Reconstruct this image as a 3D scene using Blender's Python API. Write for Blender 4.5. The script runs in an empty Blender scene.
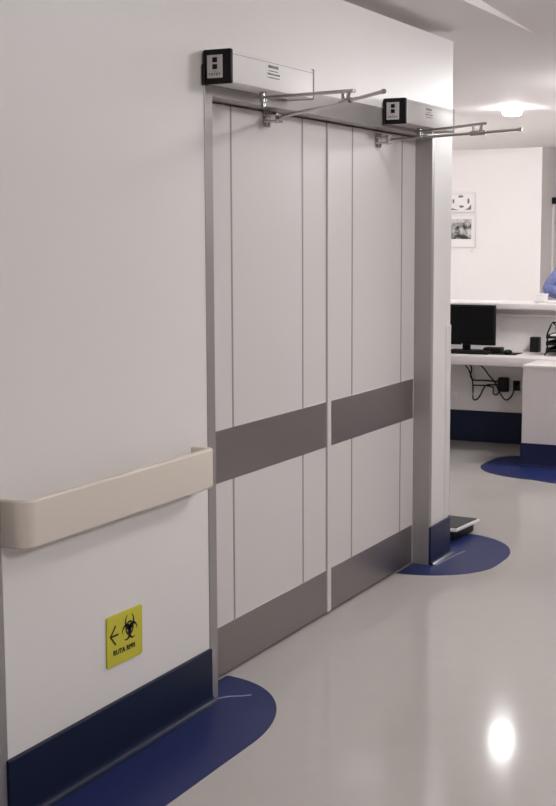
import bpy, bmesh, math, random
from mathutils import Vector, Matrix
random.seed(7)
S = bpy.context.scene
COL = S.collection
PI = math.pi

# ------------------------------------------------------------------ materials
def mat(name, col, rough=.5, metal=0., noise=0., nscale=30., bump=0., bscale=200., spec=.5, coat=0., stretch=None):
    m = bpy.data.materials.new(name); m.use_nodes = True
    nt = m.node_tree; b = nt.nodes['Principled BSDF']
    b.inputs['Roughness'].default_value = rough; b.inputs['Metallic'].default_value = metal
    b.inputs['Specular IOR Level'].default_value = spec
    b.inputs['Coat Weight'].default_value = coat; b.inputs['Coat Roughness'].default_value = .12
    tc = nt.nodes.new('ShaderNodeTexCoord'); src = tc.outputs['Object']
    if stretch:
        mp = nt.nodes.new('ShaderNodeMapping'); mp.inputs['Scale'].default_value = stretch
        nt.links.new(src, mp.inputs['Vector']); src = mp.outputs['Vector']
    n = nt.nodes.new('ShaderNodeTexNoise'); n.inputs['Scale'].default_value = nscale; n.inputs['Detail'].default_value = 5
    nt.links.new(src, n.inputs['Vector'])
    mx = nt.nodes.new('ShaderNodeMix'); mx.data_type = 'RGBA'
    c = Vector(col)
    mx.inputs['A'].default_value = (*(c*(1-noise)), 1); mx.inputs['B'].default_value = (*[min(1, v) for v in c*(1+noise)], 1)
    nt.links.new(n.outputs['Fac'], mx.inputs['Factor']); nt.links.new(mx.outputs['Result'], b.inputs['Base Color'])
    if bump:
        n2 = nt.nodes.new('ShaderNodeTexNoise'); n2.inputs['Scale'].default_value = bscale; n2.inputs['Detail'].default_value = 3
        nt.links.new(src, n2.inputs['Vector'])
        bp = nt.nodes.new('ShaderNodeBump'); bp.inputs['Strength'].default_value = bump; bp.inputs['Distance'].default_value = .003
        nt.links.new(n2.outputs['Fac'], bp.inputs['Height']); nt.links.new(bp.outputs['Normal'], b.inputs['Normal'])
    return m
def emit(name, col, s):
    m = bpy.data.materials.new(name); m.use_nodes = True; nt = m.node_tree
    e = nt.nodes.new('ShaderNodeEmission'); e.inputs['Color'].default_value = (*col, 1); e.inputs['Strength'].default_value = s
    nt.links.new(e.outputs[0], nt.nodes['Material Output'].inputs[0]); return m

def contrast(m, a, b):
    nt = m.node_tree; mx = [n for n in nt.nodes if n.type == 'MIX'][0]
    src = mx.inputs['Factor'].links[0].from_socket
    g = nt.nodes.new('ShaderNodeMapRange'); g.inputs[1].default_value = a; g.inputs[2].default_value = b
    nt.links.new(src, g.inputs[0]); nt.links.new(g.outputs[0], mx.inputs['Factor'])

def wall_mat():
    # painted plaster with a few small scuffs
    m = mat('wall_paint', (.80, .765, .755), .42, noise=.02, nscale=2.5, bump=.05, bscale=60, spec=.35)
    nt = m.node_tree; b = nt.nodes['Principled BSDF']
    old = b.inputs['Base Color'].links[0].from_socket
    tc = nt.nodes.new('ShaderNodeTexCoord')
    v = nt.nodes.new('ShaderNodeTexNoise'); v.inputs['Scale'].default_value = 13; v.inputs['Detail'].default_value = 2
    nt.links.new(tc.outputs['Object'], v.inputs['Vector'])
    r = nt.nodes.new('ShaderNodeMapRange'); r.inputs[1].default_value = .735; r.inputs[2].default_value = .78
    r.inputs[3].default_value = 0; r.inputs[4].default_value = .28
    nt.links.new(v.outputs['Fac'], r.inputs[0])
    mx = nt.nodes.new('ShaderNodeMix'); mx.data_type = 'RGBA'; mx.inputs['B'].default_value = (.42, .38, .37, 1)
    nt.links.new(r.outputs[0], mx.inputs['Factor']); nt.links.new(old, mx.inputs['A']); nt.links.new(mx.outputs['Result'], b.inputs['Base Color'])
    return m
M = dict(
 wall=wall_mat(),
 ceil=mat('ceiling_paint', (.87, .84, .83), .7, noise=.01, spec=.2),
 opp=mat('bounce_cut_grey', (.24, .225, .22), .5, noise=.02),  # grey chosen to cut bounce light and darken the steel plates' reflections
 floor=mat('vinyl_floor', (.45, .42, .40), .10, noise=.03, nscale=9, bump=.08, bscale=5, spec=.2),
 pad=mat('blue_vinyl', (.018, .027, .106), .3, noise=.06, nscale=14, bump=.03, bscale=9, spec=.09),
 navy=mat('shaded_navy_vinyl', (.010, .0155, .042), .32, noise=.06, nscale=14, spec=.15),  # skirting vinyl with shade put into its colour, left wall and under desk
 seam_glint=mat('seam_and_glint_vinyl', (.22, .24, .42), .3),  # weld on the left pad, painted highlight on the right one
 door=mat('door_laminate', (.665, .625, .622), .36, noise=.015, nscale=3, spec=.4),
 groove=mat('groove_strip', (.29, .265, .26), .5),
 steel=mat('brushed_steel', (.34, .305, .305), .36, .9, noise=.05, nscale=12, bump=.02, bscale=90, stretch=(.6, 1, 14)),
 frame=mat('frame_metal', (.40, .375, .37), .4, .55, noise=.03, nscale=8),
 alu=mat('aluminium', (.80, .77, .765), .55, 0., noise=.02, nscale=20),
 alugrey=mat('anodised_grey_aluminium', (.46, .43, .425), .55, .0, noise=.02, nscale=20),
 chrome=mat('chrome_steel', (.55, .52, .51), .22, 1., noise=.03),
 black=mat('black_plastic', (.008, .0072, .0075), .45, noise=.2, spec=.2),
 blackm=mat('black_rubber', (.008, .007, .007), .6, noise=.25, nscale=60, spec=.2),
 screen=mat('screen_glass', (.004, .004, .0045), .3, noise=.1, spec=.12),
 plate=mat('switch_plate', (.60, .575, .575), .5, noise=.02),
 ink=mat('black_ink', (.012, .011, .01), .6),
 greyink=mat('grey_ink', (.16, .15, .15), .6),
 paper=mat('white_paper', (.80, .78, .77), .6, noise=.01),
 cream=mat('cream_plastic', (.72, .645, .57), .4, noise=.02, nscale=6, bump=.02, bscale=200),
 white=mat('white_plastic', (.76, .735, .73), .4, noise=.01),
 desk=mat('white_laminate', (.70, .655, .65), .3, noise=.015, nscale=4),
 yellow=mat('yellow_card', (.60, .55, .035), .42, noise=.03, nscale=12),
 navy_lit=mat('lit_navy_vinyl', (.014, .018, .066), .32, noise=.06, nscale=14, spec=.15),  # lighter copy of the same skirting vinyl for the better lit runs
 photo=mat('grey_print', (.30, .29, .28), .5, noise=.95, nscale=11),
 scrub=mat('blue_cloth', (.135, .16, .34), .8, noise=.35, nscale=30, bump=.3, bscale=40),
 trouser=mat('navy_cloth', (.06, .08, .2), .8, noise=.2, nscale=25),
 skin=mat('skin', (.50, .30, .22), .5, noise=.05),
 hair=mat('dark_hair', (.02, .014, .011), .5, noise=.4, nscale=60),
 eye=mat('eye', (.03, .02, .02), .2),
 
)

contrast(M['photo'], .40, .60); contrast(M['scrub'], .25, .75)  # cloth tones spread wider to imitate shaded folds
# ------------------------------------------------------------------ mesh tools
class MB:
    def __init__(s): s.b = bmesh.new()
    def _merge(s, t):
        me = bpy.data.meshes.new('tmp'); t.to_mesh(me); t.free(); s.b.from_mesh(me); bpy.data.meshes.remove(me); return s
    def box(s, x0, x1, y0, y1, z0, z1, bev=0, seg=2):
        t = bmesh.new(); bmesh.ops.create_cube(t, size=1)
        for v in t.verts: v.co = Vector(((x0+x1)/2+v.co.x*(x1-x0), (y0+y1)/2+v.co.y*(y1-y0), (z0+z1)/2+v.co.z*(z1-z0)))
        if bev: bmesh.ops.bevel(t, geom=list(t.edges), offset=bev, segments=seg, affect='EDGES', profile=.5)
        return s._merge(t)
    def tube(s, pts, r, seg=10, r1=None):
        pts = [Vector(p) for p in pts]; n = len(pts); rings = []
        up = Vector((0, 0, 1))
        for i, p in enumerate(pts):
            d = (pts[min(i+1, n-1)]-pts[max(i-1, 0)]).normalized()
            a = d.cross(up)
            if a.length < 1e-3: a = d.cross(Vector((0, 1, 0)))
            a.normalize(); c = d.cross(a).normalized()
            rr = r if r1 is None else r+(r1-r)*i/max(1, n-1)
            rings.append([s.b.verts.new(p+a*math.cos(2*PI*k/seg)*rr+c*math.sin(2*PI*k/seg)*rr) for k in range(seg)])
        for A, B in zip(rings, rings[1:]):
            for k in range(seg): s.b.faces.new((A[k], A[(k+1) % seg], B[(k+1) % seg], B[k]))
        s.b.faces.new(rings[0]); s.b.faces.new(rings[-1][::-1]); return s
    def prism(s, poly, f0, f1):
        """poly of 2D points; f0/f1 map a 2D point to the two cap positions"""
        A = [s.b.verts.new(f0(p)) for p in poly]; B = [s.b.verts.new(f1(p)) for p in poly]; n = len(poly)
        s.b.faces.new(A); s.b.faces.new(B[::-1])
        for k in range(n): s.b.faces.new((A[k], B[k], B[(k+1) % n], A[(k+1) % n]))
        return s
    def strip(s, inner, outer, f0, f1):
        """prism of a band between two equally long 2D polylines"""
        n = len(inner)
        vs = [[s.b.verts.new(f(p)) for p in L] for f in (f0, f1) for L in (inner, outer)]
        a, b, c, d = vs
        for k in range(n-1):
            s.b.faces.new((a[k], a[k+1], b[k+1], b[k])); s.b.faces.new((c[k], d[k], d[k+1], c[k+1]))
            s.b.faces.new((b[k], b[k+1], d[k+1], d[k])); s.b.faces.new((a[k], c[k], c[k+1], a[k+1]))
        s.b.faces.new((a[0], b[0], d[0], c[0])); s.b.faces.new((a[-1], c[-1], d[-1], b[-1])); return s
    def sweep(s, path, sec, closed=False):
        """sweep a closed section (u along the left normal of the path, z up) along a plan path"""
        n = len(path); rings = []
        for i, p in enumerate(path):
            p = Vector(p)
            d0 = (p-Vector(path[i-1])).normalized() if i else None
            d1 = (Vector(path[i+1])-p).normalized() if i < n-1 else None
            d = (d0 or d1) if not (d0 and d1) else (d0+d1).normalized()
            nn = Vector((-d.y, d.x)); k = 1 if not (d0 and d1) else 1/max(.3, nn.dot(Vector((-d0.y, d0.x))))
            rings.append([s.b.verts.new((p.x+nn.x*u*k, p.y+nn.y*u*k, z)) for u, z in sec])
        m = len(sec)
        for A, B in zip(rings, rings[1:]):
            for k in range(m): s.b.faces.new((A[k], A[(k+1) % m], B[(k+1) % m], B[k]))
        s.b.faces.new(rings[0]); s.b.faces.new(rings[-1][::-1]); return s
    def lathe(s, prof, c, seg=24):
        rings = [[s.b.verts.new((c[0]+r*math.cos(2*PI*k/seg), c[1]+r*math.sin(2*PI*k/seg), c[2]+z)) for k in range(seg)] for r, z in prof]
        for A, B in zip(rings, rings[1:]):
            for k in range(seg): s.b.faces.new((A[k], A[(k+1) % seg], B[(k+1) % seg], B[k]))
        s.b.faces.new(rings[0]); s.b.faces.new(rings[-1][::-1]); return s
    def ball(s, c, r, sx=1, sy=1, sz=1, seg=16):
        t = bmesh.new(); bmesh.ops.create_uvsphere(t, u_segments=seg, v_segments=seg//2+2, radius=r)
        for v in t.verts: v.co = Vector((c[0]+v.co.x*sx, c[1]+v.co.y*sy, c[2]+v.co.z*sz))
        return s._merge(t)
    def build(s, name, m, parent=None, loc=None, smooth=35):
        bmesh.ops.recalc_face_normals(s.b, faces=list(s.b.faces))
        if parent is not None:
            off = parent['_o'] if '_o' in parent else (0, 0, 0)
            off = Vector(off)
        else: off = Vector(loc) if loc else Vector((0, 0, 0))
        for v in s.b.verts: v.co -= off
        me = bpy.data.meshes.new(name); s.b.to_mesh(me); s.b.free()
        if smooth:
            me.shade_smooth(); me.set_sharp_from_angle(angle=math.radians(smooth))
        o = bpy.data.objects.new(name, me); COL.objects.link(o); me.materials.append(M[m])
        if parent is not None:
            o.parent = parent; o['_o'] = tuple(off); TMP.append(o)
        else:
            o.location = off; o['_o'] = tuple(off); TMP.append(o)
        return o
TMP = []
def thing(name, label, cat, loc, group=None):
    o = bpy.data.objects.new(name, None); COL.objects.link(o); o.location = loc; o['_o'] = tuple(loc); TMP.append(o)
    o.empty_display_size = .05
    return tag(o, label, cat, group)
def tag(o, label, cat, group=None, kind=None):
    o['label'] = label; o['category'] = cat
    if group: o['group'] = group
    if kind: o['kind'] = kind
    return o
def struct(o, label, cat): return tag(o, label, cat, kind='structure')
def arc(cx, cy, rx, ry, a0, a1, n): return [(cx+rx*math.cos(a0+(a1-a0)*i/n), cy+ry*math.sin(a0+(a1-a0)*i/n)) for i in range(n+1)]
def text_mesh(name, body, size, f, m, parent, shear=0., depth=.0006):
    cu = bpy.data.curves.new('t', 'FONT'); cu.body = body; cu.size = size; cu.align_x = 'CENTER'; cu.shear = shear; cu.offset = size*.035
    cu.extrude = depth
    t = bpy.data.objects.new('t', cu); COL.objects.link(t)
    me = bpy.data.meshes.new_from_object(t.evaluated_get(bpy.context.evaluated_depsgraph_get()))
    bpy.data.objects.remove(t); bpy.data.curves.remove(cu)
    off = Vector(parent['_o'])
    for v in me.vertices: v.co = Vector(f(v.co.x, v.co.y, v.co.z))-off
    o = bpy.data.objects.new(name, me); COL.objects.link(o); o.parent = parent; me.name = name
    me.materials.clear(); me.materials.append(M[m]); return o

# ------------------------------------------------------------------ key dimensions
W = -.08            # corridor face of the wall; the door leaves stand at Y = 0
WT = 2.546          # top of the walls, under the shadow gap
CZ = 2.60          # ceiling
XE = 6.455          # free end of the wall
FX = 15.5           # bright wall of the room beyond
FY = 2.01           # its corner

# ------------------------------------------------------------------ floor
struct(MB().box(-4, 21, -5, 7, -.1, 0).build('floor', 'floor', smooth=0), 'glossy beige vinyl floor running through the corridor and ward', 'floor')

def flat_poly(poly, z0=0.0002, z1=.0016):
    b = MB(); b.prism(poly, lambda p: (p[0], p[1], z0), lambda p: (p[0], p[1], z1)); return b
# blue floor strip left of the door, rounded end
R = .40
poly = [(1.0, W-.005), (1.0, -R)] + arc(3.696, 0, .556, R, -PI/2, -.01, 28) + [(4.046, -.001), (4.046, W-.005)]
pad = struct(flat_poly(poly).build('trim_1', 'pad', smooth=0), 'blue vinyl floor strip with a rounded end left of the double door', 'floor strip')
MB().tube([(4.01, W-.012, .0018), (4.05, -.12, .0018), (4.075, -.16, .0018), (4.10, -.185, .0018)], .0022, 6).build('seam_and_glint', 'seam_glint', pad)
# blue floor pad wrapping the free wall end
poly = [(5.945, -.001)] + arc(6.30, 0, .355, .388, PI, 1.5*PI, 16)[1:] + arc(6.44, 0, .485, .388, 1.5*PI, 2*PI, 18)
poly += arc(6.44, .1, .485, .4, 0, PI/2, 18) + [(6.2, .5), (6.2, .105), (XE+.004, .105), (XE+.004, W-.013), (6.16, W-.013), (6.163, -.001)]
pad = struct(flat_poly(poly).build('trim_2', 'pad', smooth=0), 'blue vinyl floor pad with a rounded end under the free wall end right of the doors', 'floor strip')
MB().tube([(6.17, -.122, .0018), (6.3, -.128, .0018), (6.42, -.135, .0018), (6.52, -.15, .0018)], .0022, 6).build('seam_and_glint', 'seam_glint', pad)  # pale streak modelled in place of the glossy highlight along the cove

# ------------------------------------------------------------------ corridor wall
b = MB()
b.box(2.866, 3.99, W, .10, 0, WT)
b.box(6.20, XE, W, .10, 0, WT)
b.box(3.99, 6.20, W, .10, 2.157, WT)
b.box(2.866, XE-.14, W+.14, .10, WT, CZ+.01)           # set-back of the shadow gap
struct(b.build('wall_left', 'wall', smooth=0), 'white painted corridor wall with the double door in it', 'wall')
# wall further left, behind a steel jamb
struct(MB().box(2.79, 2.862, W-.002, .1, 0, 2.2).box(2.79, 2.862, W+.004, .1, 2.2, CZ).build('trim_3', 'frame', smooth=0), 'steel door jamb at the left edge of the corridor wall', 'door frame')
struct(MB().box(-4, 2.788, W, .1, 0, CZ).build('wall_near', 'wall', smooth=0), 'white corridor wall before the left jamb', 'wall')

def baseboard(path, h=.188, t=.011):
    r = .026
    sec = [(-.001, 0.0022)] + [(-.001, h)] + [(t-.003, h), (t, h-.004)] + [(t+r-r*math.sin(a), .0022+r-r*math.cos(a)) for a in [PI/2*(1-i/6) for i in range(7)]]
    return MB().sweep(path, [(-u, z) for u, z in sec])
# walls face -Y: path runs along +X so the left normal is +Y and u is negated
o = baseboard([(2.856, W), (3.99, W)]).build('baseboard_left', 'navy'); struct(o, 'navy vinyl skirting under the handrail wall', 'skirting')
o = baseboard([(6.166, W-.004), (6.2, W-.004), (XE-.015, W-.004), (XE-.015, .104), (6.25, .104)]).build('baseboard_right', 'navy_lit'); struct(o, 'navy vinyl skirting around the free wall end', 'skirting')

# white angle guard on the corner
b = MB().box(XE-.06, XE+.006, W-.0035, W, .195, 1.165, .001, 1).box(XE, XE+.006, W, W+.06, .195, 1.165, .0015, 1)
tag(b.build('corner_guard', 'white', loc=(XE, W, .195)), 'white angle guard on the free wall corner above the skirting', 'corner guard')

# ------------------------------------------------------------------ door frame and leaves
b = MB()
b.box(3.99, 4.042, W-.004, .05, 0, 2.157, .0015, 1)
b.box(6.165, 6.20, W-.004, .05, 0, 2.157, .0015, 1)
b.box(4.042, 6.165, W-.004, .05, 2.075, 2.157, .0015, 1)
struct(b.build('trim_4', 'frame', smooth=0), 'grey steel frame around the double door', 'door frame')

def leaf(name, x0, x1, p0, p1, grooves, label):
    rt = bpy.data.objects.new(name, None); COL.objects.link(rt); rt.location = (x0, 0, 0); rt['_o'] = (x0, 0, 0); TMP.append(rt)
    struct(rt, label, 'door')
    MB().box(x0, x1, .0, .045, .012, 2.070, .002, 1).build('leaf', 'door', rt, smooth=0)
    for z0, z1, n in ((.014, .197, 'kick_plate'), (.728, .919, 'push_plate')):
        o = MB().box(p0, p1, -.0018, .001, z0, z1, .0006, 1).build(n, 'steel', rt, smooth=0)
        o['label'] = 'brushed steel ' + n.replace('_', ' ')
    for g in grooves:
        MB().box(g-.0055, g+.0055, -.0008, .002, .197, .728).box(g-.0055, g+.0055, -.0008, .002, .919, 2.068).build('groove', 'groove', rt, smooth=0)
    return rt
d1 = leaf('door_1', 4.044, 5.139, 4.06, 5.133, (4.322, 4.913), 'left leaf of the white double door with steel push and kick plates')
d2 = leaf('door_2', 5.147, 6.163, 5.186, 6.150, (5.409, 5.988), 'right leaf of the white double door with steel push and kick plates')
MB().box(5.146, 5.182, -.005, .0, .012, 2.068, .0015, 1).build('meeting_strip', 'door', d2, smooth=0)
MB().box(5.136, 5.1455, -.001, .02, .012, 2.068).build('rubber_seal', 'groove', d1, smooth=0)

# ------------------------------------------------------------------ door operators
def operator(x0, x1, z0, z1, housing, piv, elb, elb_low, brk, rod_end, lab, wall_side, label):
    t = thing('door_operator', label, 'door operator', (x0, W, z0), 'swing door operators above the double door')
    yo = -.187
    MB().box(x0+.012, x1-.006, yo, W-.006, z0, z1, .004).build('housing', housing, t)
    h = MB().box(x1-.006, x1, yo-.002, W-.006, z0-.004, z1+.002, .001, 1).build('end_plate', 'alugrey', t)
    MB().box(x0+.012, x1-.006, yo-.0006, yo+.003, z1-.013, z1-.0115).build('lid_seam', 'groove', t, smooth=0)
    c = MB().box(x0-.006, x0+.014, yo-.003, W-.005, z0-.004, z1+.004, .006, 3).box(x0-.012, x0+.012, W-.014, W-.0045, z0-.006, z0+.062, .002, 1).build('end_cap', 'black', t)
    c['label'] = 'black plastic end cap'
    # switch plate on the end cap, facing -X
    zc = (z0+z1)/2
    pl = MB().box(x0-.0075, x0-.005, -.160, -.102, zc-.037, zc+.037, .001, 1).build('switch_plate', 'plate', c, smooth=0)
    for k, dz in enumerate((.021, -.001)):
        MB().box(x0-.0105, x0-.007, -.141, -.123, zc+dz-.008, zc+dz+.008, .0015, 1).build('rocker_switch', 'black', c)
    b = MB()
    for k, y in enumerate((-.152, -.142, -.133, -.124, -.115)):
        b.box(x0-.0079, x0-.0074, y, y+.005, zc-.027-(k % 2)*.002, zc-.021)
    b.box(x0-.0079, x0-.0074, -.136, -.130, zc-.017, zc-.0155)
    b.build('plate_print', 'greyink', c, smooth=0)
    # type label on the front
    lx0, lx1, lz0, lz1, boxy = lab
    if boxy: MB().box(lx0-.006, lx1+.006, yo-.0008, yo+.001, lz0-.004, lz1+.004).build('label_sticker', 'paper', t, smooth=0)
    b = MB(); h = lz1-lz0; rnd = random.Random(3)
    for fz, fh, f0, f1 in ((.86, .2, .05, .82), (.55, .07, .06, .8), (.32, .13, 0, .97), (.06, .08, .02, .94)):
        x = lx0+(lx1-lx0)*f0; xe = lx0+(lx1-lx0)*f1
        while x < xe-.002:
            w = rnd.uniform(.003, .008); top = rnd.uniform(.75, 1.15)
            b.box(x, min(x+w, xe), yo-.0013, yo-.0006, lz0+h*(fz-fh/2), lz0+h*(fz-fh/2)+h*fh*top); x += w+rnd.uniform(.0006, .0022)
    b.build('label_print', 'greyink', t, smooth=0)
    # arm: spindle, main arm, elbow pin, rod, bracket on the leaf
    p, e, el, bk, re_ = map(Vector, (piv, elb, elb_low, brk, rod_end))
    MB().tube([(p.x, p.y, z0+.002), (p.x, p.y, p.z-.016)], .013, 14).tube([(p.x, p.y, p.z-.016), (p.x, p.y, p.z-.03)], .008, 12).build('spindle', 'chrome', t)
    d = (e-p).normalized(); sd = Vector((-d.y, d.x, 0)).normalized()*.0105; u = Vector((0, 0, .0055))
    b = MB(); a0 = p-d*.03; a1 = e+d*.022
    vs = [b.b.verts.new(q+s*sd*k+w*u) for q, k in ((a0, 1.15), (a1, .8)) for s, w in ((-1, -1), (1, -1), (1, 1), (-1, 1))]
    for k in range(4): b.b.faces.new((vs[k], vs[(k+1) % 4], vs[4+(k+1) % 4], vs[4+k]))
    b.b.faces.new(vs[:4][::-1]); b.b.faces.new(vs[4:])
    bmesh.ops.bevel(b.b, geom=list(b.b.edges), offset=.0018, segments=1, affect='EDGES')
    b.build('main_arm', 'chrome', t)
    b = MB(); rd = (re_-bk).normalized()
    b.tube([(e.x, e.y, e.z-.004), (el.x, el.y, el.z)], .0065, 12)
    q = el+rd*.03*(-1); b.tube([(q.x, q.y, e.z-.006), (q.x, q.y, el.z)], .0055, 12)
    b.tube([el-rd*.045, el+rd*.02], .0105, 12)
    b.build('elbow_joint', 'chrome', t)
    MB().tube([bk, el, re_], .0062, 10).tube([re_-rd*.012, re_+rd*.004], .0082, 10).build('rod', 'chrome', t)
    # bracket screwed to the leaf
    bx, bz = bk.x+.034, bk.z+.004
    b = MB().box(bx-.028, bx+.026, -.007, -.0005, bz-.033, bz+.027, .004)
    for sx in (-.017, .013):
        for sz in (-.022, .017): b.tube([(bx+sx, -.011, bz+sz), (bx+sx, -.006, bz+sz)], .0055, 8)
    b.box(bk.x-.010, bx+.004, bk.y-.006, -.004, bz-.020, bz-.012, .002, 1).box(bk.x-.010, bx+.004, bk.y-.006, -.004, bz+.004, bz+.012, .002, 1)
    b.tube([(bk.x, bk.y, bz-.024), (bk.x, bk.y, bz+.016)], .0075, 10)
    b.build('arm_bracket', 'chrome', t)
    return t
operator(3.982, 4.622, 2.111, 2.215, 'alu', (4.314, -.135, 2.091), (4.262, -.485, 2.092), (4.262, -.479, 2.060), (4.568, -.062, 2.044), (4.118, -.669, 2.069),
         (4.245, 4.345, 2.150, 2.196, True), 0, 'left door operator, bright white housing with a paper label, above the left leaf')
operator(5.547, 6.175, 2.090, 2.192, 'alugrey', (5.862, -.135, 2.074), (5.745, -.462, 2.088), (5.745, -.457, 2.050), (5.66, -.062, 2.028), (5.781, -.628, 2.0605),
         (5.790, 5.885, 2.130, 2.173, False), 0, 'right door operator, grey housing, above the right leaf near the wall end')

# ------------------------------------------------------------------ handrail
yo, r0 = -.167, .045
xa, xb = 2.862, 3.905
path = [(xa, W+.001)] + arc(xa+r0, yo+r0, r0, r0, PI, 1.5*PI, 8) + arc(xb-r0, yo+r0, r0, r0, 1.5*PI, 2*PI, 8) + [(xb, W+.001)]
z0, z1, t = .782, .914, .026
rr = .008
sec = []
for cx, cz, a in ((t-rr, z1-rr, 0), (rr, z1-rr, PI/2), (rr, z0+rr, PI), (t-rr, z0+rr, 1.5*PI)):
    sec += [(cx+rr*math.cos(a+PI/2*i/4), cz+rr*math.sin(a+PI/2*i/4)) for i in range(5)]
hr = thing('handrail', 'cream plastic handrail with rounded returns on the wall left of the doors', 'handrail', ((xa+xb)/2, W, z0))
MB().sweep(path, sec).build('rail', 'cream', hr, smooth=40)
for x in (3.15, 3.65): MB().box(x-.03, x+.03, yo+.026, W, .82, .88, .004).build('bracket', 'cream', hr)

# ------------------------------------------------------------------ biohazard sign
sx0, sx1, sz0, sz1 = 3.350, 3.548, .299, .458
sg = thing('biohazard_sign', 'small yellow sign with an arrow and biohazard symbol on the wall under the handrail', 'sign', ((sx0+sx1)/2, W, sz0))
sy = W-.006
rc = .008
outl = arc(sx1-rc, sz1-rc, rc, rc, 0, PI/2, 4) + arc(sx0+rc, sz1-rc, rc, rc, PI/2, PI, 4) + arc(sx0+rc, sz0+rc, rc, rc, PI, 1.5*PI, 4) + arc(sx1-rc, sz0+rc, rc, rc, 1.5*PI, 2*PI, 4)
MB().prism(outl, lambda p: (p[0], sy, p[1]), lambda p: (p[0], W-.0005, p[1])).build('panel', 'yellow', sg, smooth=0)
fz0 = lambda p: (p[0], sy-.0008, p[1]); fz1 = lambda p: (p[0], sy+.0005, p[1])
def line2(b, p, q, w):
    p, q = Vector(p), Vector(q); d = (q-p).normalized(); n = Vector((-d.y, d.x))*w/2
    b.prism([p+n, q+n, q-n, p-n], fz0, fz1)
b = MB(); ax, az = sx0+.017, .394
line2(b, (ax-.003, az), (ax+.044, az), .0062); line2(b, (ax-.002, az-.002), (ax+.029, az+.030), .0062); line2(b, (ax-.002, az+.002), (ax+.029, az-.030), .0062)
b.build('arrow', 'ink', sg, smooth=0)
b = MB(); cx, cz, u = sx0+.124, .400, .00178
for k in range(3):
    a = PI/2+k*2*PI/3; dx, dz = math.cos(a), math.sin(a)
    def loc(px, pz): return (cx+u*(px*dz+pz*dx), cz+u*(-px*dx+pz*dz))
    # open crescent: outer circle r=15 at 11, inner circle r=10.5 at 15 along the arm
    inner, outer = [], []
    for i in range(29):
        th = math.radians(-240+300*i/28)
        th = math.radians(-90)+math.radians(-142+284*i/28)
        outer.append(loc(15*math.cos(th), 11+15*math.sin(th)))
        th2 = math.radians(-90)+math.radians(-150+300*i/28)
        inner.append(loc(11.2*math.cos(th2)*.97, 14.2+11.2*math.sin(th2)))
    b.strip(inner, outer, fz0, fz1)
    # ring segment
    ri, ro = [], []
    for i in range(11):
        th = a+math.radians(-38+76*i/10)
        ri.append((cx+u*9.5*math.cos(th), cz+u*9.5*math.sin(th))); ro.append((cx+u*13*math.cos(th), cz+u*13*math.sin(th)))
    b.strip(ri, ro, lambda p: (p[0], sy-.0009, p[1]), lambda p: (p[0], sy+.0005, p[1]))
b.build('biohazard_symbol', 'ink', sg, smooth=0)
text_mesh('lettering', 'RUTA RPBI', .0215, lambda x, y, z: (sx0+.093+x*1.2, sy-.0004-z, .332+y), 'ink', sg)

sg.rotation_euler = (0, .022, 0); sg.location.z += .001
# ------------------------------------------------------------------ low floor scale beside the wall end
sc = thing('floor_scale', 'low black-topped floor scale with a white rim beside the free wall end', 'scale', (6.96, .08, .0016))
ang = -.085
A = Vector((6.712, -.042)); ux = Vector((math.cos(ang), math.sin(ang))); uy = Vector((-ux.y, ux.x)); LX, LY = .312, .30
def sp(u, v): return A+ux*u+uy*v
def slab(u0, u1, v0, v1, z0, z1, bev=.006):
    b = MB(); b.prism([(u0, v0), (u1, v0), (u1, v1), (u0, v1)], lambda p: (*sp(*p), z0), lambda p: (*sp(*p), z1))
    bmesh.ops.bevel(b.b, geom=list(b.b.edges), offset=bev, segments=2, affect='EDGES'); return b
slab(.004, LX-.03, .026, LY-.02, .0017, .050, .004).build('base', 'black', sc)
slab(0, LX, 0, LY, .050, .068, .006).build('rim', 'white', sc)['label'] = 'white rim'
slab(.012, LX-.012, .012, LY-.012, .064, .0705, .002).build('tread', 'blackm', sc)['label'] = 'black tread'

# ------------------------------------------------------------------ nurses' station: back panel with raised ledge
PX = 10.12
b = MB().box(PX, PX+.12, -3.5, 4.1, 0, 1.045)
struct(b.build('wall_station', 'wall', smooth=0), 'low white wall behind the desk carrying the raised ledge', 'wall')
struct(MB().sweep([(PX, 4.0), (PX, .33)], [(0, 0.0005), (0, .243), (-.012, .243), (-.012, .0005)][::-1]).build('baseboard_far', 'navy', smooth=0), 'navy skirting under the desk with shade put into its colour', 'skirting')
lg = thing('counter_ledge', 'raised white ledge along the top of the station wall', 'ledge', (PX, .8, 1.04))
MB().box(PX-.12, PX+.33, -3.5, 4.08, 1.046, 1.09, .006).build('top', 'desk', lg)
MB().box(PX-.05, PX-.001, -3.5, 4.08, .985, 1.004, .003, 1).build('lower_lip', 'desk', lg)
# desk under the ledge
dk = thing('desk', 'white desk along the station wall with a black monitor on it', 'desk', (9.8, 1.2, 0))
MB().box(9.52, PX-.001, -2.6, 3.2, .658, .725, .004).build('desktop', 'desk', dk)
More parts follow.
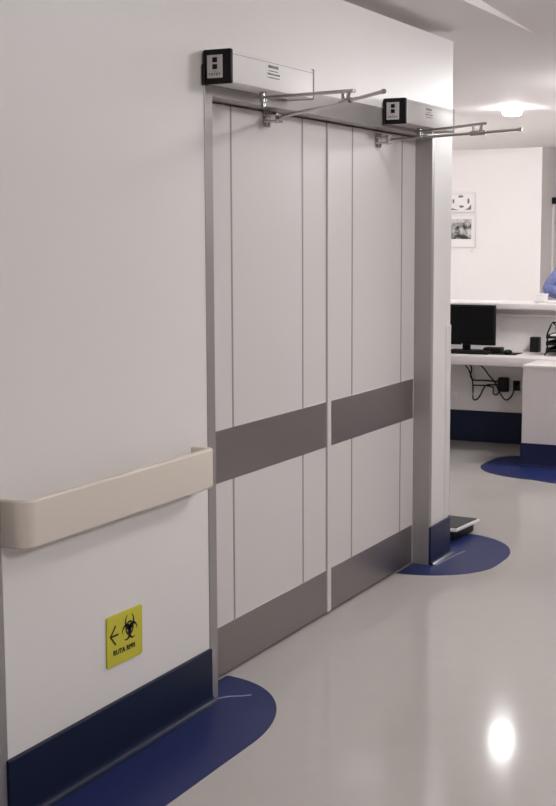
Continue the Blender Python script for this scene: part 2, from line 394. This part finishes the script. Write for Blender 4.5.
# return counter facing the corridor
rc_ = thing('reception_counter', 'white closed counter with a navy plinth in front of the letter trays', 'counter', (9.6, -.8, 0))
MB().box(9.155, 9.20, -2.6, .335, .0, .690, .002, 1).box(9.20, 9.5, .305, .335, 0, .69).build('front_panel', 'desk', rc_, smooth=0)
MB().box(9.145, 9.518, -2.6, .337, .690, .712, .004).build('countertop', 'desk', rc_)
MB().sweep([(9.155, .341), (9.155, -2.6)], [(0, .0022), (0, .165), (-.010, .165)] + [(-.010-.02+.02*math.sin(a), .0022+.02-.02*math.cos(a)) for a in [PI/2*(1-i/5) for i in range(6)]]).build('plinth', 'navy_lit', rc_)
poly = [(9.15, -2.6), (8.66, -2.6), (8.66, .02)] + arc(9.06, .02, .40, .36, PI, PI/2+.9, 6)[1:]
poly = [(9.15, -2.6), (8.60, -2.6), (8.60, -.02)] + arc(9.13, .10, .47, .50, PI, PI/2, 14) + arc(9.35, .36, .25, .24, PI/2, 0, 8) + [(9.60, .337), (9.15, .337)]
struct(flat_poly(poly).build('trim_5', 'pad', smooth=0), 'blue vinyl floor pad with a rounded end at the foot of the counter', 'floor strip')

# ------------------------------------------------------------------ things on the desk
mo = thing('monitor', 'black computer monitor on the desk against the station wall', 'monitor', (9.9, .98, .748))
MB().box(9.845, 9.875, .757, 1.26, .802, 1.106, .004).build('bezel', 'black', mo)
MB().box(9.8435, 9.847, .770, 1.247, .84, 1.092).build('screen', 'screen', mo, smooth=0)
MB().box(9.875, 9.895, .95, 1.03, .80, .93, .004).box(9.87, 9.89, .96, 1.02, .758, .83, .003).build('neck', 'black', mo)
MB().box(9.80, 9.96, .86, 1.12, .7483, .762, .004).build('foot', 'black', mo)
MB().tube([(9.8435, 1.015, .807), (9.842, 1.015, .807)], .005, 12).build('badge', 'plate', mo)
kb = thing('keyboard', 'black keyboard on the desk in front of the monitor', 'keyboard', (9.73, .95, .748))
MB().box(9.66, 9.80, .755, 1.2, .7483, .764, .004).build('case', 'black', kb)
b = MB()
for i in range(5):
    for j in range(15): b.box(9.672+i*.025, 9.692+i*.025, .768+j*.028, .791+j*.028, .7635, .770, .0015, 1)
b.build('keys', 'blackm', kb)
# low black box between keyboard and monitor
tag(MB().box(9.79, 9.9, .70, .83, .7483, .79, .004).build('card_reader', 'black', loc=(9.85, .76, .7483)), 'small black box on the desk at the right foot of the monitor', 'device')
tag(MB().box(9.70, 9.90, .555, .745, .7483, .7515, .001, 1).build('mouse_pad', 'blackm', loc=(9.79, .62, .7483)), 'dark grey mouse pad on the desk right of the keyboard', 'mouse pad')
ms = thing('computer_mouse', 'black computer mouse on the dark mouse pad', 'mouse', (9.77, .63, .7517))
MB().ball((9.77, .632, .7517+.014), .03, 1.7, 1.0, .62).build('body', 'black', ms)
MB().tube([(9.722, .627, .774), (9.722, .637, .774)], .006, 10).build('scroll_wheel', 'blackm', ms)
sp_ = thing('speaker', 'small black box speaker standing on the desk beside the mouse pad', 'speaker', (10.055, .502, .748))
MB().box(10.02, 10.09, .470, .538, .7483, .862, .004).build('cabinet', 'black', sp_)
MB().box(10.017, 10.021, .477, .531, .757, .853, .001, 1).build('grille', 'blackm', sp_)
# letter trays
lt = thing('letter_tray_rack', 'black mesh letter tray rack with white paper on the counter', 'letter tray', (9.88, .21, .75))
tx0, tx1, ty0, ty1 = 9.77, 10.08, .06, .345
for k, z in enumerate((.775, .825, .875)):
    b = MB().box(tx0, tx1, ty0, ty1, z, z+.004)
    b.box(tx0, tx0+.004, ty0, ty1, z, z+.018).box(tx1-.004, tx1, ty0, ty1, z, z+.028).box(tx0, tx1, ty0, ty0+.004, z, z+.028).box(tx0, tx1, ty1-.004, ty1, z, z+.028)
    b.build('tray', 'black', lt, smooth=0)
for x in (tx0+.02, tx1-.02):
    for y in (ty0+.008, ty1-.006):
        MB().tube([(x-.03 if x < 9.9 else x+.02, y+(.012 if y > .2 else -.012), .754), (x, y, .775), (x, y, .92)], .0065, 8).build('post', 'black', lt)
MB().tube([(tx0+.02, ty1-.006, .912), (tx0+.05, ty1-.02, .965), (tx0+.06, ty1-.03, 0.99), (tx0+.06, ty0+.03, .99), (tx0+.05, ty0+.02, .965), (tx0+.02, ty0+.008, .912)], .0065, 8).build('handle', 'black', lt)
MB().tube([(tx0+.06, ty1-.03, .99), (tx0+.09, ty1-.05, .965), (tx0+.11, ty1-.05, .905)], .0065, 8).build('brace', 'black', lt)
for k, z in enumerate((.7805, .8805)):
    tag(MB().box(tx0+.034, tx1-.034, ty0+.024, ty1-.022, z, z+(.003 if k == 0 else .02), .001, 1).build('paper_sheets', 'paper', loc=(9.9, .21, z)),
        ('white paper lying in the bottom tray of the black rack', 'thick sheaf of white paper lying in the top tray of the black rack')[k], 'paper', 'paper in the letter trays')

for o in (mo, kb, ms, sp_, lt): o.location.z -= .0228
for o in list(COL.objects):
    if o.name.split('.')[0] in ('card_reader', 'mouse_pad', 'paper_sheets'): o.location.z -= .0228
# ------------------------------------------------------------------ under the desk: power block, outlet, cables
tag(MB().box(PX-.05, PX-.003, .722, .800, .405, .515, .006).build('power_block', 'black', loc=(PX-.003, .76, .46)), 'black power block on the wall under the desk', 'power adapter')
ol = thing('wall_outlet', 'black wall outlet with a plug in it, right of the power block under the desk', 'outlet', (PX, .66, .45))
MB().box(PX-.012, PX-.001, .635, .690, .415, .493, .003).build('plate', 'black', ol)
MB().box(PX-.045, PX-.012, .648, .678, .456, .484, .005).build('plug', 'blackm', ol)
wo = thing('cable_outlet', 'small white outlet low on the wall under the desk beside the wall end', 'outlet', (PX, 1.17, .36))
MB().box(PX-.010, PX-.001, 1.142, 1.20, .315, .385, .003).build('plate', 'white', wo)
MB().box(PX-.013, PX-.009, 1.152, 1.172, .335, .365, .001, 1).build('socket', 'white', wo)
def cable(pts, label):
    # smooth through the points
    P = [Vector(p) for p in pts]; out = []
    for i in range(len(P)-1):
        p0, p1, p2, p3 = P[max(i-1, 0)], P[i], P[i+1], P[min(i+2, len(P)-1)]
        for k in range(6):
            t = k/6; out.append(.5*((2*p1)+(p2-p0)*t+(2*p0-5*p1+4*p2-p3)*t*t+(3*p1-p0-3*p2+p3)*t**3))
    out.append(P[-1])
    tag(MB().tube(out, .0055, 8).build('cable', 'black', loc=tuple(P[0])), label, 'cable', 'cables under the desk')
cx_ = PX-.03
cable([(cx_-.1, 1.075, .655), (cx_, 1.045, .57), (cx_, 1.01, .48), (cx_, 1.005, .40), (cx_, 1.0, .335), (cx_, .96, .345), (cx_, .92, .42), (cx_, .89, .452), (cx_, .80, .455)], 'black cable hanging lowest in a loop from the desk to the power block')
cable([(cx_-.1, 1.04, .655), (cx_-.012, 1.015, .585), (cx_-.012, 1.022, .515), (cx_-.012, .99, .487), (cx_-.012, .92, .488), (cx_-.012, .85, .486), (cx_-.012, .80, .487)], 'black cable running level along the upper line into the power block')
cable([(cx_-.1, .985, .655), (cx_-.02, .93, .60), (cx_-.02, .87, .53), (cx_-.02, .82, .475), (cx_-.02, .78, .395), (cx_-.02, .735, .345), (cx_-.02, .69, .375), (cx_-.02, .668, .43), (cx_-.02, .664, .456)], 'black cable slanting down and looping under the power block to the plug')
cable([(cx_, 1.0, .445), (cx_, .95, .447), (cx_, .88, .445), (cx_, .842, .43), (cx_, .84, .39), (cx_, .815, .377), (cx_, .797, .40)], 'black cable with a small coil left of the power block')

# ------------------------------------------------------------------ on the ledge
tag(MB().box(PX+.03, PX+.27, .27, .545, 1.0905, 1.104, .003).build('folder', 'white', loc=(PX+.15, .43, 1.0905)), 'flat white folder lying on the ledge under the white box', 'folder')
wb = thing('paper_box', 'small white box on the folder by the arm of the person in blue', 'box', (PX+.08, .495, 1.1045))
MB().box(PX+.045, PX+.115, .462, .528, 1.1045, 1.156, .004).build('carton', 'paper', wb)
MB().box(PX+.043, PX+.117, .460, .530, 1.145, 1.160, .003, 1).build('lid', 'white', wb)

# ------------------------------------------------------------------ person behind the ledge
def skinned(name, verts, edges, radii, m, parent, sub=2, root=0):
    me = bpy.data.meshes.new(name); off = Vector(parent['_o'])
    me.from_pydata([Vector(v)-off for v in verts], edges, [])
    o = bpy.data.objects.new(name, me); COL.objects.link(o)
    md = o.modifiers.new('s', 'SKIN'); md.use_smooth_shade = True
    for i, r in enumerate(radii):
        sv = me.skin_vertices[0].data[i]; sv.radius = (r, r) if not isinstance(r, tuple) else r; sv.use_root = (i == root)
    su = o.modifiers.new('u', 'SUBSURF'); su.levels = sub; su.render_levels = sub
    dg = bpy.context.evaluated_depsgraph_get(); dg.update()
    nm = bpy.data.meshes.new_from_object(o.evaluated_get(dg)); o.modifiers.clear(); o.data = nm; bpy.data.meshes.remove(me); nm.name = name
    nm.materials.clear(); nm.materials.append(M[m]); nm.shade_smooth(); o.parent = parent; return o
pr = thing('person', 'person in blue standing behind the ledge, leaning an arm beside the white box', 'person', (10.98, .16, 0))
V = []; Ed = []; Rd = []
def v(x, y, z, r, link=None):
    z += .065 if z > 1.2 else 0
    V.append((x, y, z)); Rd.append(r)
    if link is not None: Ed.append((link, len(V)-1))
    return len(V)-1
px = 10.98
pel = v(px, .16, .93, .125)
sp1 = v(px-.06, .165, 1.08, .095, pel); sp2 = v(px-.15, .17, 1.24, .10, sp1); sp3 = v(px-.22, .175, 1.345, .08, sp2)
nk = v(px-.255, .175, 1.425, .05, sp3); nk2 = v(px-.285, .175, 1.47, .05, nk)
hd = v(px-.315, .175, 1.54, .082, nk2); hd2 = v(px-.31, .175, 1.61, .078, hd)
def arm(side, sh, el, wr):
    s = v(*sh, .042, sp3); m1 = v(*((Vector(sh)*.5+Vector(el)*.5)), .040, s); e = v(*el, .040, m1); m2 = v(*((Vector(el)*.55+Vector(wr)*.45)), .038, e); w = v(*wr, .026, m2)
    d = (Vector(wr)-Vector(el)).normalized(); n = d.cross(Vector((0, 0, 1))).normalized()
    pw = Vector(wr)+d*.055; p = v(*pw, .028, w)
    for k, (o_, L) in enumerate(((-.026, .068), (-.009, .078), (.009, .073), (.025, .058))):
        b0 = pw+d*.03+n*o_; b1 = b0+d*L*.5+Vector((0, 0, -.004)); b2 = b0+d*L*.95+Vector((0, 0, -.014))
        i0 = v(*b0, .0095, p); i1 = v(*b1, .0085, i0); v(*b2, .0075, i1)
    t0 = Vector(wr)+d*.03+n*(-.03*side); t1 = t0+d*.035+n*(-.018*side); t2 = t1+d*.03-n*(.004*side)
    i0 = v(*t0, .011, w); i1 = v(*t1, .0095, i0); v(*t2, .008, i1)
    return s, m1, e
sR, eR, wR = (10.74, .385, 1.365), (10.60, .575, 1.172), (10.47, .375, 1.140)
sL, eL, wL = (10.74, -.035, 1.345), (10.60, -.16, 1.172), (10.47, .06, 1.140)
arm(1, sR, eR, wR); arm(-1, sL, eL, wL)
for s in (1, -1):
    hp = v(px, .16+.095*s, .88, .10, pel); kn = v(px-.02, .16+.10*s, .49, .058, hp); an = v(px+.02, .16+.10*s, .10, .042, kn)
    he = v(px+.03, .16+.10*s, .045, .04, an); v(px-.11, .16+.11*s, .03, .028, he)
skinned('body', V, Ed, Rd, 'skin', pr)
# clothing: scrub top with long sleeves, trousers, shoes
tv = [(px, .16, .86), (px-.045, .163, 1.03), (px-.11, .167, 1.19), (px-.225, .175, 1.405), (px-.255, .175, 1.47), (px-.165, .171, 1.30)]
te = [(0, 1), (1, 2), (2, 5), (5, 3), (3, 4)]; tr = [.165, .160, .165, .130, .068, .165]
for sh, el, wr in ((sR, eR, wR), (sL, eL, wL)):
    i = len(tv); sh, el, wr = Vector(sh)+Vector((0, 0, .065)), Vector(el), Vector(wr)
    tv += [sh, sh*.55+el*.45, el, el*.5+wr*.5, el*.15+wr*.85]; te += [(3, i), (i, i+1), (i+1, i+2), (i+2, i+3), (i+3, i+4)]; tr += [.085, .070, .060, .052, .042]
skinned('scrub_top', tv, te, tr, 'scrub', pr)
tv = [(px, .16, .93)]; te = []; tr = [.15]
for s in (1, -1):
    i = len(tv); tv += [(px, .16+.1*s, .84), (px-.02, .16+.10*s, .49), (px+.015, .16+.10*s, .10)]; te += [(0, i), (i, i+1), (i+1, i+2)]; tr += [.12, .085, .072]
skinned('trousers', tv, te, tr, 'trouser', pr)
for s in (1, -1):
    skinned('shoe', [(px+.035, .16+.1*s, .045), (px-.05, .16+.105*s, .042), (px-.13, .16+.11*s, .032)], [(0, 1), (1, 2)], [.043, .042, .031], 'black', pr)
hx, hy, hz = px-.315, .175, 1.625
MB().ball((hx+.040, hy, hz+.055), .094, .98, .95, .90, 20).ball((hx+.075, hy, hz-.01), .055, .9, 1.2, 1.4, 14).build('hair', 'hair', pr)
for s in (1, -1): MB().ball((hx-.078, hy+.030*s, hz+.012), .011, .7, 1.2, .8, 10).build('eye', 'eye', pr)
MB().ball((hx-.088, hy, hz-.014), .014, 1.1, .8, 1.5, 10).build('nose', 'skin', pr)
for s in (1, -1): MB().ball((hx-.005, hy+.083*s, hz-.005), .022, .7, .4, 1.3, 10).build('ear', 'skin', pr)
MB().ball((hx-.077, hy, hz-.048), .018, .4, 1.2, .3, 10).build('mouth', 'hair', pr)

# ------------------------------------------------------------------ room beyond
b = MB().box(FX, FX+.15, FY+.121, 6.2, 0, WT).box(FX+.05, FX+.15, FY+.121, 6.2, WT, CZ+.01).box(FX, FX+.0019, FY-.001, FY+.121, 0, WT)
struct(b.build('wall_far', 'wall', smooth=0), 'bright white far wall with two framed prints', 'wall')
struct(MB().box(FX+.002, 19.9, FY, FY+.12, 0, CZ).build('wall_right', 'wall', smooth=0), 'white wall running back from the far corner', 'wall')
struct(MB().box(20, 20.1, -5, FY, 0, CZ).build('wall_end', 'wall', smooth=0), 'white wall at the end of the ward', 'wall')
struct(MB().box(14.2, 20, -4.7, -4.6, 0, 2.75).build('wall_ward', 'wall', smooth=0), 'unseen ward wall stretch kept white to brighten the steel plate reflections', 'wall')  # white stretch added as a reflector for the right-hand plates
struct(MB().box(-4, 14.2, -4.7, -4.6, 0, 2.75).build('wall_opposite', 'opp', smooth=0), 'unseen corridor wall opposite the doors, greyed to cut bounce light', 'wall')
struct(MB().box(6.2, FX, 4.1, 4.2, 0, CZ).box(6.25, 6.30, .105, 4.1, 0, CZ).build('wall_side', 'wall', smooth=0), 'white side wall of the ward', 'wall')
struct(MB().box(-4.1, -4, -5, .1, 0, 2.75).build('wall_back', 'wall', smooth=0), 'white wall behind the camera', 'wall')

def pic(y0, y1, z0, z1, py0, py1, pz0, pz1, label, kind):
    t = thing('framed_print', label, 'picture', (FX, (y0+y1)/2, z0), 'framed prints on the far wall')
    w = .022; b = MB()
    b.box(FX-.03, FX-.001, y0, y1, z0, z0+w, .003, 1).box(FX-.03, FX-.001, y0, y1, z1-w, z1, .003, 1).box(FX-.03, FX-.001, y0, y0+w, z0+w, z1-w, .003, 1).box(FX-.03, FX-.001, y1-w, y1, z0+w, z1-w, .003, 1)
    b.build('frame', 'white', t)
    MB().box(FX-.014, FX-.001, y0+w, y1-w, z0+w, z1-w).build('mount', 'paper', t, smooth=0)
    if kind == 0:
        MB().box(FX-.0155, FX-.013, py0, py1, pz0, pz1).build('print', 'photo', t, smooth=0)
    else:
        f0 = lambda p: (FX-.0155, *p); f1 = lambda p: (FX-.013, *p)
        for q in ([(2.85, 1.897), (2.93, 1.897), (2.885, 1.92), (2.85, 1.965)], [(3.0, 1.897), (3.13, 1.897), (3.13, 1.925), (3.06, 1.912)]):
            MB().prism(q, f0, f1).build('print_mark', 'greyink', t, smooth=0)
        for cy, cz, ry, rz in ((2.98, 2.055, .034, .015), (2.97, 1.937, .03, .014), (2.885, 2.0, .014, .034), (3.07, 2.0, .012, .026)):
            MB().prism(arc(cy, cz, ry, rz, 0, 2*PI*.95, 14), f0, f1).build('print_mark', 'greyink', t, smooth=0)
        pass
pic(2.79, 3.18, 1.455, 1.855, 2.845, 3.12, 1.555, 1.79, 'white framed grey photograph, the lower of two on the far wall', 0)
pic(2.80, 3.18, 1.872, 2.10, 2.9, 3.1, 1.88, 2.06, 'white framed print with small dark marks, the upper of two on the far wall', 1)

bd = thing('notice_board', 'pale board with a black bar on top at the right edge of the ward', 'board', (16.48, FY, 1.05))
MB().box(15.97, 17.0, FY-.025, FY-.0002, 1.05, 1.965, .003, 1).build('panel', 'paper', bd, smooth=0)
MB().box(15.94, 17.03, FY-.05, FY-.0002, 1.965, 2.04, .004).build('top_bar', 'black', bd)

# ------------------------------------------------------------------ ceiling
b = MB(); bm = b.b
def quad(*p): bm.faces.new([bm.verts.new(q) for q in p])
YS = -.40
quad((-4, YS, CZ), (21, YS, CZ), (21, 7, CZ), (-4, 7, CZ))
HI = CZ+.06
quad((-4, -5, HI), (5.35, -5, HI), (5.35, YS, HI), (-4, YS, HI))
quad((5.35, -5, HI), (6.75, -5, CZ), (6.75, YS, CZ), (5.35, YS, HI))
quad((6.75, -5, CZ), (21, -5, CZ), (21, YS, CZ), (6.75, YS, CZ))
quad((-4, YS, CZ), (5.35, YS, CZ), (5.35, YS, HI), (-4, YS, HI))
bm.faces.new([bm.verts.new(q) for q in ((5.35, YS, CZ), (6.75, YS, CZ), (5.35, YS, HI))])
struct(b.build('ceiling', 'ceil', smooth=0), 'pale ceiling with a shadow gap along the walls and a raised corridor bay', 'ceiling')

# ------------------------------------------------------------------ lamps
LC = (1, .992, .99)
def ceiling_lamp(x, y, z, label, watts, r, d):
    t = thing('ceiling_lamp', label, 'ceiling light', (x, y, z), 'round opal ceiling lamps')
    MB().lathe([(r+.012, -.0005), (r+.012, -.014), (r*.8, -.014)], (x, y, z)).build('trim_ring', 'white', t)
    q = min(r, d)*.6
    prof = [(r, -.012), (r, -d+q)] + [(r-q+q*math.cos(a), -d+q-q*math.sin(a)) for a in [PI/2*k/6 for k in range(1, 7)]]
    if r-q > .004: prof.append((.003, -d))
    area = 2*PI*r*d+PI*r*r
    n = 'opal_%d' % len(M); M[n] = emit(n, LC, watts/(PI*area))
    MB().lathe(prof, (x, y, z), 28).build('opal_cover', n, t)
    return t
ceiling_lamp(10.56, .87, CZ, 'lit round ceiling lamp in view above the station ledge', 15, .08, .065)
ceiling_lamp(5.3, -1.85, HI, 'round ceiling lamp over the corridor in front of the doors', 55, .26, .12)
ceiling_lamp(2.2, -3.8, HI, 'added unseen fill lamp on the corridor ceiling behind the camera', 112, .26, .12)  # invented fill light that lifts the left wall
ceiling_lamp(9.1, -.65, CZ, 'added out-of-view fill lamp for the floor and ceiling by the counter', 95, .22, .20)  # extra lamp kept out of frame to brighten ward floor and ceiling
ceiling_lamp(12.2, 3.0, CZ, 'added out-of-view fill lamp brightening the far wall and ward ceiling', 112, .22, .26)  # added hidden source to whiten the far wall and its ceiling
ceiling_lamp(12.3, -.7, CZ, 'added out-of-view fill lamp brightening the right of the ward', 200, .22, .24)  # another unseen source, put in to raise the ward's brightness

w = bpy.data.worlds.new('World'); S.world = w; w.use_nodes = True
w.node_tree.nodes['Background'].inputs[0].default_value = (.75, .72, .72, 1); w.node_tree.nodes['Background'].inputs[1].default_value = .1

# ------------------------------------------------------------------ camera
f, yaw, pitch, roll = 1358.124, 1.106408518, .123307982, -.004130102
F = Vector((math.sin(yaw)*math.cos(pitch), math.cos(yaw)*math.cos(pitch), -math.sin(pitch)))
Rv = Vector((math.cos(yaw), -math.sin(yaw), 0)); U = Rv.cross(F)
R2 = Rv*math.cos(roll)+U*math.sin(roll); U2 = U*math.cos(roll)-Rv*math.sin(roll)
cam = bpy.data.cameras.new('camera'); co = bpy.data.objects.new('camera', cam); COL.objects.link(co)
mw = Matrix((R2, U2, -F)).transposed().to_4x4(); mw.translation = (0, -2.348942, 1.6153715); co.matrix_world = mw
cam.sensor_fit = 'VERTICAL'; cam.sensor_height = 24; cam.lens = f/806*24; cam.clip_start = .05; cam.clip_end = 100
S.camera = co

for o in TMP:
    if '_o' in o: del o['_o']
vs = S.view_settings; vs.view_transform = 'Standard'; vs.look = 'None'; vs.exposure = 0.0; vs.gamma = 1; vs.use_curve_mapping = False
S.cycles.max_bounces = 10; S.cycles.diffuse_bounces = 6; S.cycles.use_denoising = True
